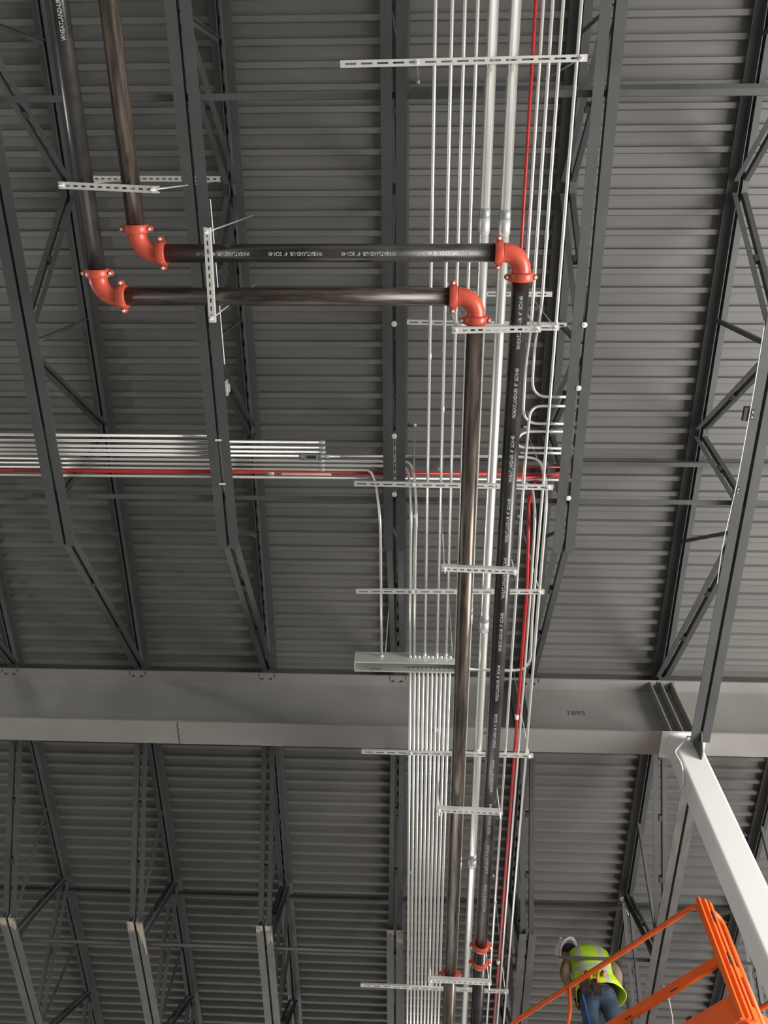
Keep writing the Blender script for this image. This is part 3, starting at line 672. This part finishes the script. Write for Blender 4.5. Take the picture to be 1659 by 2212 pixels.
br = MB().box(bx - 0.045, bx + 0.0, b_[1] - 0.055, b_[1] + 0.055, ZB - 0.004, ZB + 0.03); br.box(bx, bx + 0.03, b_[1] - 0.04, b_[1] + 0.04, ZB - 0.01, ZB - 0.001)
o = tag(br.build('beam_clamp', M['dark'], None, (bx, b_[1], ZB)), 'dark clamp on the left edge of the right hand joist, upper one', 'clamp')
for dy in (-0.02, 0.02): MB().lathe((bx + 0.015, b_[1] + dy, ZB - 0.018), (0, 0, 1), [(0.007, 0), (0.007, 0.008)], 6, False).build('bolt', M['galv'], o)
b_ = (2.5463, 2.4676, 6.1200)
br = MB().box(bx - 0.02, bx + 0.03, b_[1] - 0.03, b_[1] + 0.03, ZB - 0.008, ZB - 0.001)
o = tag(br.build('beam_clamp', M['dark'], None, (bx, b_[1], ZB)), 'small dark clamp on the left edge of the right hand joist, lower one', 'clamp')
for dy in (-0.015, 0.015): MB().lathe((bx + 0.012, b_[1] + dy, ZB - 0.016), (0, 0, 1), [(0.006, 0), (0.006, 0.008)], 6, False).build('bolt', M['galv'], o)
pts = [up((2.5436, 1.1223, 6.1200)), up((2.5284, 1.2688, 6.0900)), up((2.5797, 1.6716, 6.0900)), up((2.5623, 2.3879, 6.0900)), up((2.5092, 2.9610, 6.0900)), up((2.5223, 3.3068, 6.0900))]
pts = [(min(p[0], jx(2) - GAP - CH - 0.006), p[1], p[2]) for p in pts]
tag(MB().tube(fillet(pts, 0.1), 0.0035, 6).build('thin_cable', M['cord'], None, pts[0]), 'thin pale cable along the left edge of the right hand joist', 'cable')
pts = [(jx(2) + 0.10, 8.3, ZB + 0.05), (jx(2) + 0.115, 8.25, ZB - 0.1), (jx(2) + 0.11, 8.32, ZB - 0.35), (jx(2) + 0.09, 8.36, ZB - 0.42)]
tag(MB().tube(fillet(pts, 0.1), 0.006, 8).build('hanging_cord', M['cord'], None, pts[0]), 'short white cord hanging beside the orange rail behind the column', 'cord')
b_ = (2.5595, 8.3402, 7.2000)
o = MB().lathe((b_[0], b_[1], ZT - 0.03), (0, 0, 1), [(0.03, 0), (0.03, 0.02)], 12).build('rod_hanger', M['galv'], None, (b_[0], b_[1], ZT - 0.03))
tag(o, 'small galvanised hanger at the joist above the worker', 'hanger'); MB().tube([(b_[0], b_[1], ZT - 0.03), (b_[0] + 0.02, b_[1] + 0.0, ZT - 0.25)], 0.006, 8).build('threaded_rod', M['galv'], o)

# ------------------------------------------------------------------ orange lift platform
LZ1 = 5.80 + EYE; LZ0 = 4.655 + EYE
CP = V(((2.7898, 6.6625, 5.8000)[0], (2.7898, 6.6625, 5.8000)[1], 0)); da = V((-0.672, 0.741, 0)).normalized(); db = V((0.741, 0.672, 0)).normalized()
lift = empty('lift_platform', (CP.x, CP.y, LZ0 - 0.1), 'orange guard-railed lift platform at lower right, beside the white column', 'lift platform')
def LP(a, b, z): p = CP + da * a + db * b; return (p.x, p.y, z)
LA, LB_ = 2.6, 1.6
R_ = 0.026
def hoop(a0, b0, a1, b1, z0, z1, name='rail_hoop'):
    pts = [LP(a0, b0, z0), LP(a0, b0, z1), LP(a1, b1, z1), LP(a1, b1, z0)]
    MB().tube(fillet(pts, 0.13, 8), R_, 12).build(name, M['orange'], lift)
hoop(0.02, 0, LA, 0, LZ0, LZ1); hoop(0, 0.09, 0, 0.31, LZ0, LZ1 - 0.01); hoop(0, 0.75, 0, LB_, LZ0, LZ1 - 0.02); hoop(0.02, LB_ + 0.04, LA, LB_ + 0.04, LZ0, LZ1); hoop(LA + 0.05, 0.07, LA + 0.05, LB_, LZ0, LZ1 - 0.02)
# corner post: three flat tubes with slots
pm = MB()
for i, (a, b) in enumerate(((0.0, -0.018), (-0.034, 0.025), (-0.050, 0.075))):
    pm.bar(LP(a, b, LZ0 - 0.03), LP(a, b, LZ1 + 0.03 - i * 0.015), 0.042, 0.036, tuple(da))
pm.build('corner_post', M['orange'], lift)
for z in (LZ1 - 0.18, LZ1 - 0.62):
    MB().bar(LP(-0.058, 0.04, z - 0.06), LP(-0.058, 0.04, z + 0.06), 0.016, 0.012, tuple(da)).build('post_slot', M['dark'], lift)
zm = 5.20 + EYE
def midrail(p, q, out):
    m = MB(); m.bar(p, q, 0.006, 0.085, (0, 0, 1)); m.bar(p, q, 0.035, 0.006, (0, 0, 1), (out * 0.017, 0.040)); m.bar(p, q, 0.035, 0.006, (0, 0, 1), (out * 0.017, -0.040))
    m.build('mid_rail', M['orange'], lift)
midrail(LP(0, 0, zm), LP(LA, 0, zm), 1); midrail(LP(0, 0.02, zm), LP(0, 0.31, zm), -1); midrail(LP(0, 0.75, zm), LP(0, LB_, zm), -1); midrail(LP(0, LB_ + 0.04, zm), LP(LA, LB_ + 0.04, zm), -1)
for a in (0.4, 0.95, 1.5, 2.1):
    MB().bar(LP(a, -0.005, LZ1 - 0.018), LP(a + 0.09, -0.005, LZ1 - 0.018), 0.012, 0.012).build('rail_slot', M['dark'], lift)
    MB().bar(LP(a + 0.1, -0.022, zm - 0.044), LP(a + 0.18, -0.022, zm - 0.044), 0.012, 0.004).build('rail_slot', M['dark'], lift)
MB().tube(fillet([LP(1.95, 0, zm + 0.02), LP(1.75, 0, LZ1 - 0.25), LP(1.72, 0, LZ1)], 0.08), 0.02, 10).build('gate_post', M['orange'], lift)
tb = MB()
for (p, q) in ((LP(0, 0, 0), LP(LA, 0, 0)), (LP(0, 0, 0), LP(0, LB_ + 0.04, 0)), (LP(0, LB_ + 0.04, 0), LP(LA, LB_ + 0.04, 0))):
    z = LZ0 + 0.09; tb.bar((p[0], p[1], z), (q[0], q[1], z), 0.008, 0.23)
tb.build('toe_board', M['orange'], lift)
c = V(LP(LA / 2, LB_ / 2 + 0.04, LZ0 + 0.26))
MB().hexa(c, da * (LA / 2 - 0.05), db * (LB_ / 2 - 0.05), (0, 0, 0.018)).build('platform_floor', M['orange'], lift)
for a in (0.5, 1.3, 2.1): MB().bar(LP(a, 0.01, LZ0 + 0.20), LP(a, LB_, LZ0 + 0.20), 0.05, 0.085).build('floor_joist', M['dark'], lift)

# ------------------------------------------------------------------ worker
def skin(name, verts, edges, radii, m_, parent, sub=2, root=0):
    me = bpy.data.meshes.new(name); me.from_pydata(verts, edges, []); me.update(); me.materials.append(m_)
    o = bpy.data.objects.new(name, me); C.objects.link(o)
    sk = o.modifiers.new('skin', 'SKIN'); sk.use_smooth_shade = True
    lay = me.skin_vertices[0].data if me.skin_vertices else None
    if lay is None:
        bpy.context.view_layer.objects.active = o; bpy.ops.mesh.customdata_skin_add(); lay = me.skin_vertices[0].data
    for i, r in enumerate(radii):
        lay[i].radius = r if isinstance(r, tuple) else (r, r)
        lay[i].use_root = (i == root)
    ss = o.modifiers.new('sub', 'SUBSURF'); ss.levels = sub; ss.render_levels = sub
    o.parent = parent
    return o
hp = (1.8966, 8.0711, 5.8000)
wk = empty('person', (1.95, 8.05, 4.94 + EYE), 'worker seen from behind in white hard hat and lime vest, head bowed, on the lift', 'person')
wk.rotation_euler = (math.radians(-6), 0, math.radians(-6))
H = 1.04
# body: trousers and torso one continuous figure
bv = [(0, 0, 0.98), (0, -0.01, 1.12), (0, 0.01, 1.28), (-0.02, 0.03, 1.42), (-0.10, 0.07, 1.51), (-0.155, 0.09, 1.56),
      (0.19, 0.04, 1.43), (0.275, 0.02, 1.20), (0.24, 0.22, 1.10),
      (-0.21, 0.03, 1.43), (-0.31, -0.02, 1.18), (-0.20, 0.10, 0.98),
      (0.10, 0.01, 0.90), (0.13, 0.03, 0.50), (0.14, -0.02, 0.10), (0.15, 0.12, 0.04),
      (-0.10, 0.01, 0.90), (-0.12, 0.05, 0.50), (-0.14, 0.0, 0.10), (-0.15, 0.14, 0.04)]
be = [(0, 1), (1, 2), (2, 3), (3, 4), (4, 5), (3, 6), (6, 7), (7, 8), (3, 9), (9, 10), (10, 11), (0, 12), (12, 13), (13, 14), (14, 15), (0, 16), (16, 17), (17, 18), (18, 19)]
brad = [(0.17, 0.13), (0.155, 0.12), (0.165, 0.13), (0.15, 0.11), 0.06, 0.07, 0.075, 0.062, 0.042, 0.075, 0.064, 0.042, 0.105, 0.075, 0.055, 0.05, 0.105, 0.075, 0.055, 0.05]
body = skin('body', bv, be, brad, M['tan'], wk)
# jeans over the legs
jv = [(0, 0, 1.02), (0, 0, 0.94), (0.10, 0.01, 0.86), (0.13, 0.03, 0.50), (0.14, -0.02, 0.08), (-0.10, 0.01, 0.86), (-0.12, 0.05, 0.50), (-0.14, 0.0, 0.08)]
skin('jeans', jv, [(0, 1), (1, 2), (2, 3), (3, 4), (1, 5), (5, 6), (6, 7)], [(0.175, 0.13), (0.18, 0.14), 0.118, 0.088, 0.072, 0.118, 0.088, 0.072], M['jean'], wk)
def loft(rings, n=32, smooth=True, m=None):
    m = m or MB(); vs = []
    for (c0, rx, ry, e) in rings:
        for k in range(n):
            a = 2 * PI * k / n; ca, sa = math.cos(a), math.sin(a)
            w_ = 1 + e * math.sin(5 * a + c0[2] * 9)
            vs.append((c0[0] + rx * w_ * math.copysign(abs(ca) ** 0.8, ca), c0[1] + ry * w_ * math.copysign(abs(sa) ** 0.8, sa), c0[2]))
    q = len(rings)
    m.add(vs, [(i * n + k, i * n + (k + 1) % n, (i + 1) * n + (k + 1) % n, (i + 1) * n + k) for i in range(q - 1) for k in range(n)], smooth)
    return m
vest = loft([((0.03, -0.01, 0.90), 0.262, 0.20, 0.04), ((0.02, -0.01, 1.0), 0.235, 0.185, 0.03), ((0, 0, 1.12), 0.212, 0.165, 0.015), ((0, 0.01, 1.25), 0.218, 0.162, 0.01), ((0, 0.025, 1.36), 0.228, 0.150, 0), ((0, 0.02, 1.45), 0.225, 0.130, 0), ((0, 0.02, 1.50), 0.185, 0.11, 0), ((-0.01, 0.03, 1.545), 0.11, 0.09, 0), ((-0.02, 0.03, 1.56), 0.05, 0.05, 0)])
vo = vest.build('safety_vest', M['vest'], None); vo.parent = wk
so = vo.modifiers.new('thick', 'SOLIDIFY'); so.thickness = 0.008
tv3, tf3 = text_mesh('~~~', 0.09)
MB().add([(-0.08 + v[0], -0.118 + 0.4 * (1.44 + v[1] - 1.42), 1.40 + v[1] * 0.9) for v in tv3], tf3).build('back_print', M['dark'], None).parent = wk
# head
hd = MB(); hc = V((-0.185, 0.12, 1.585)); rot = Matrix.Rotation(math.radians(20), 3, 'Z') @ Matrix.Rotation(math.radians(-28), 3, 'X') @ Matrix.Rotation(math.radians(-28), 3, 'Y')
hd.ell(hc, 0.076, 0.098, 0.115, 20, 14, rot=rot)
def HR(x, y, z): return hc + rot @ V((x, y, z))
hd.ell(HR(0, 0.10, -0.02), 0.014, 0.022, 0.025, 8, 6, rot=rot)
for s in (-1, 1): hd.ell(HR(s * 0.078, -0.005, -0.01), 0.010, 0.018, 0.030, 8, 6, rot=rot)
hd.ell(HR(0, 0.088, -0.062), 0.024, 0.012, 0.010, 8, 6, rot=rot); hd.ell(HR(0, 0.07, -0.095), 0.035, 0.03, 0.025, 8, 6, rot=rot)
ho = hd.build('head', M['skin'], None); ho.parent = wk
for s in (-1, 1):
    ey = MB().ell(HR(s * 0.03, 0.086, 0.012), 0.013, 0.009, 0.008, 8, 6).build('eye', M['hard'], None); ey.parent = ho
hr = MB().ell(HR(0, -0.025, -0.01), 0.084, 0.088, 0.112, 20, 12, -0.42, 0.3, rot).build('hair', M['hair'], None); hr.parent = ho
hm = MB(); N = 28; prof = [(0.150, 0.0), (0.148, 0.006), (0.122, 0.010), (0.120, 0.05), (0.108, 0.095), (0.078, 0.132), (0.04, 0.148), (0.004, 0.152)]
vs = []
for (r, h) in prof:
    for k in range(N):
        a = 2 * PI * k / N; e = 1.18 if h > 0.008 else 1.18 + 0.10 * max(0, math.sin(a)) ** 3
        kx = 1.0 if h > 0.008 else 0.93
        vs.append(HR(r * kx * math.cos(a), r * e * math.sin(a), h + 0.028))
hm.add(vs, [(i * N + k, i * N + (k + 1) % N, (i + 1) * N + (k + 1) % N, (i + 1) * N + k) for i in range(len(prof) - 1) for k in range(N)] + [tuple((len(prof) - 1) * N + k for k in range(N))], True)
hm.hexa(HR(0, 0, 0.178), rot @ V((0.012, 0, 0)), rot @ V((0, 0.11, 0)), rot @ V((0, 0, 0.006)))
hh = hm.build('hard_hat', M['hard'], None); hh.parent = wk; q = hh.modifiers.new('thick', 'SOLIDIFY'); q.thickness = 0.004
# gloves with fingers
def glove(w0, d, side, curl, name='glove'):
    d = V(d).normalized(); s = V(side).normalized(); nrm = d.cross(s).normalized(); w0 = V(w0)
    g_ = MB()
    g_.tube([w0 - d * 0.04, w0, w0 + d * 0.045, w0 + d * 0.085], [0.036, 0.034, 0.040, 0.030], 12)
    for i, L in enumerate((0.062, 0.072, 0.068, 0.052)):
        b = w0 + d * 0.078 + s * (-0.030 + i * 0.020)
        e1 = b + (d * math.cos(curl * 0.5) + nrm * math.sin(curl * 0.5)) * L * 0.5
        e2 = e1 + (d * math.cos(curl * 1.4) + nrm * math.sin(curl * 1.4)) * L * 0.32
        e3 = e2 + (d * math.cos(curl * 2.1) + nrm * math.sin(curl * 2.1)) * L * 0.28
        g_.tube([b, e1, e2, e3], [0.0105, 0.0098, 0.0092, 0.006], 8)
    b = w0 + d * 0.02 - s * 0.032
    g_.tube([b, b + d * 0.03 - s * 0.025 + nrm * 0.008, b + d * 0.055 - s * 0.03 + nrm * 0.025], [0.014, 0.0115, 0.007], 8)
    o = g_.build(name, M['glove'], None); o.parent = wk
glove((-0.20, 0.11, 0.965), (0.25, 0.3, -0.9), (0.2, 0.9, 0.3), 0.7); glove((0.235, 0.245, 1.09), (-0.25, 0.9, -0.2), (0.9, 0.2, 0), 0.7)
# tool belt, pouches, tools
bt = loft([((0, 0, 0.955), 0.205, 0.165, 0.0), ((0, 0, 1.0), 0.205, 0.165, 0.0)]).build('tool_belt', M['leather'], None); bt.parent = wk
for x, z, w_ in ((-0.13, 0.87, 0.09), (-0.02, 0.85, 0.08)):
    p_ = MB().hexa((x, -0.205, z), (w_ / 2, 0, 0), (0, 0.028, 0.004), (0, 0.008, 0.09)).build('tool_pouch', M['leather'], bt)
for x, z, mm, L in ((-0.06, 0.97, 'yellow', 0.10), (0.0, 0.94, 'yellow', 0.13), (-0.12, 0.985, 'dark', 0.08), (-0.155, 0.965, 'yellow', 0.08), (0.05, 0.985, 'dark', 0.07), (0.075, 0.975, 'yellow', 0.06)):
    MB().tube([(x, -0.235, z - L / 2), (x + 0.012, -0.243, z), (x + 0.03, -0.235, z + L / 2)], [0.010, 0.014, 0.011], 10).build('hand_tool', M[mm], bt)
MB().bar((-0.175, -0.18, 0.98), (-0.155, -0.185, 0.45), 0.022, 0.004, (0, 1, 0)).build('blue_strap', M['bluestrap'], bt)
for s, yy in ((0.15, 0.10), (-0.15, 0.12)):
    b_ = MB().ell((s, yy - 0.02, 0.05), 0.055, 0.15, 0.05, 14, 8); b_.ell((s, yy - 0.10, 0.11), 0.06, 0.06, 0.09, 12, 8)
    q = b_.build('work_boot', M['leather'], None); q.parent = wk
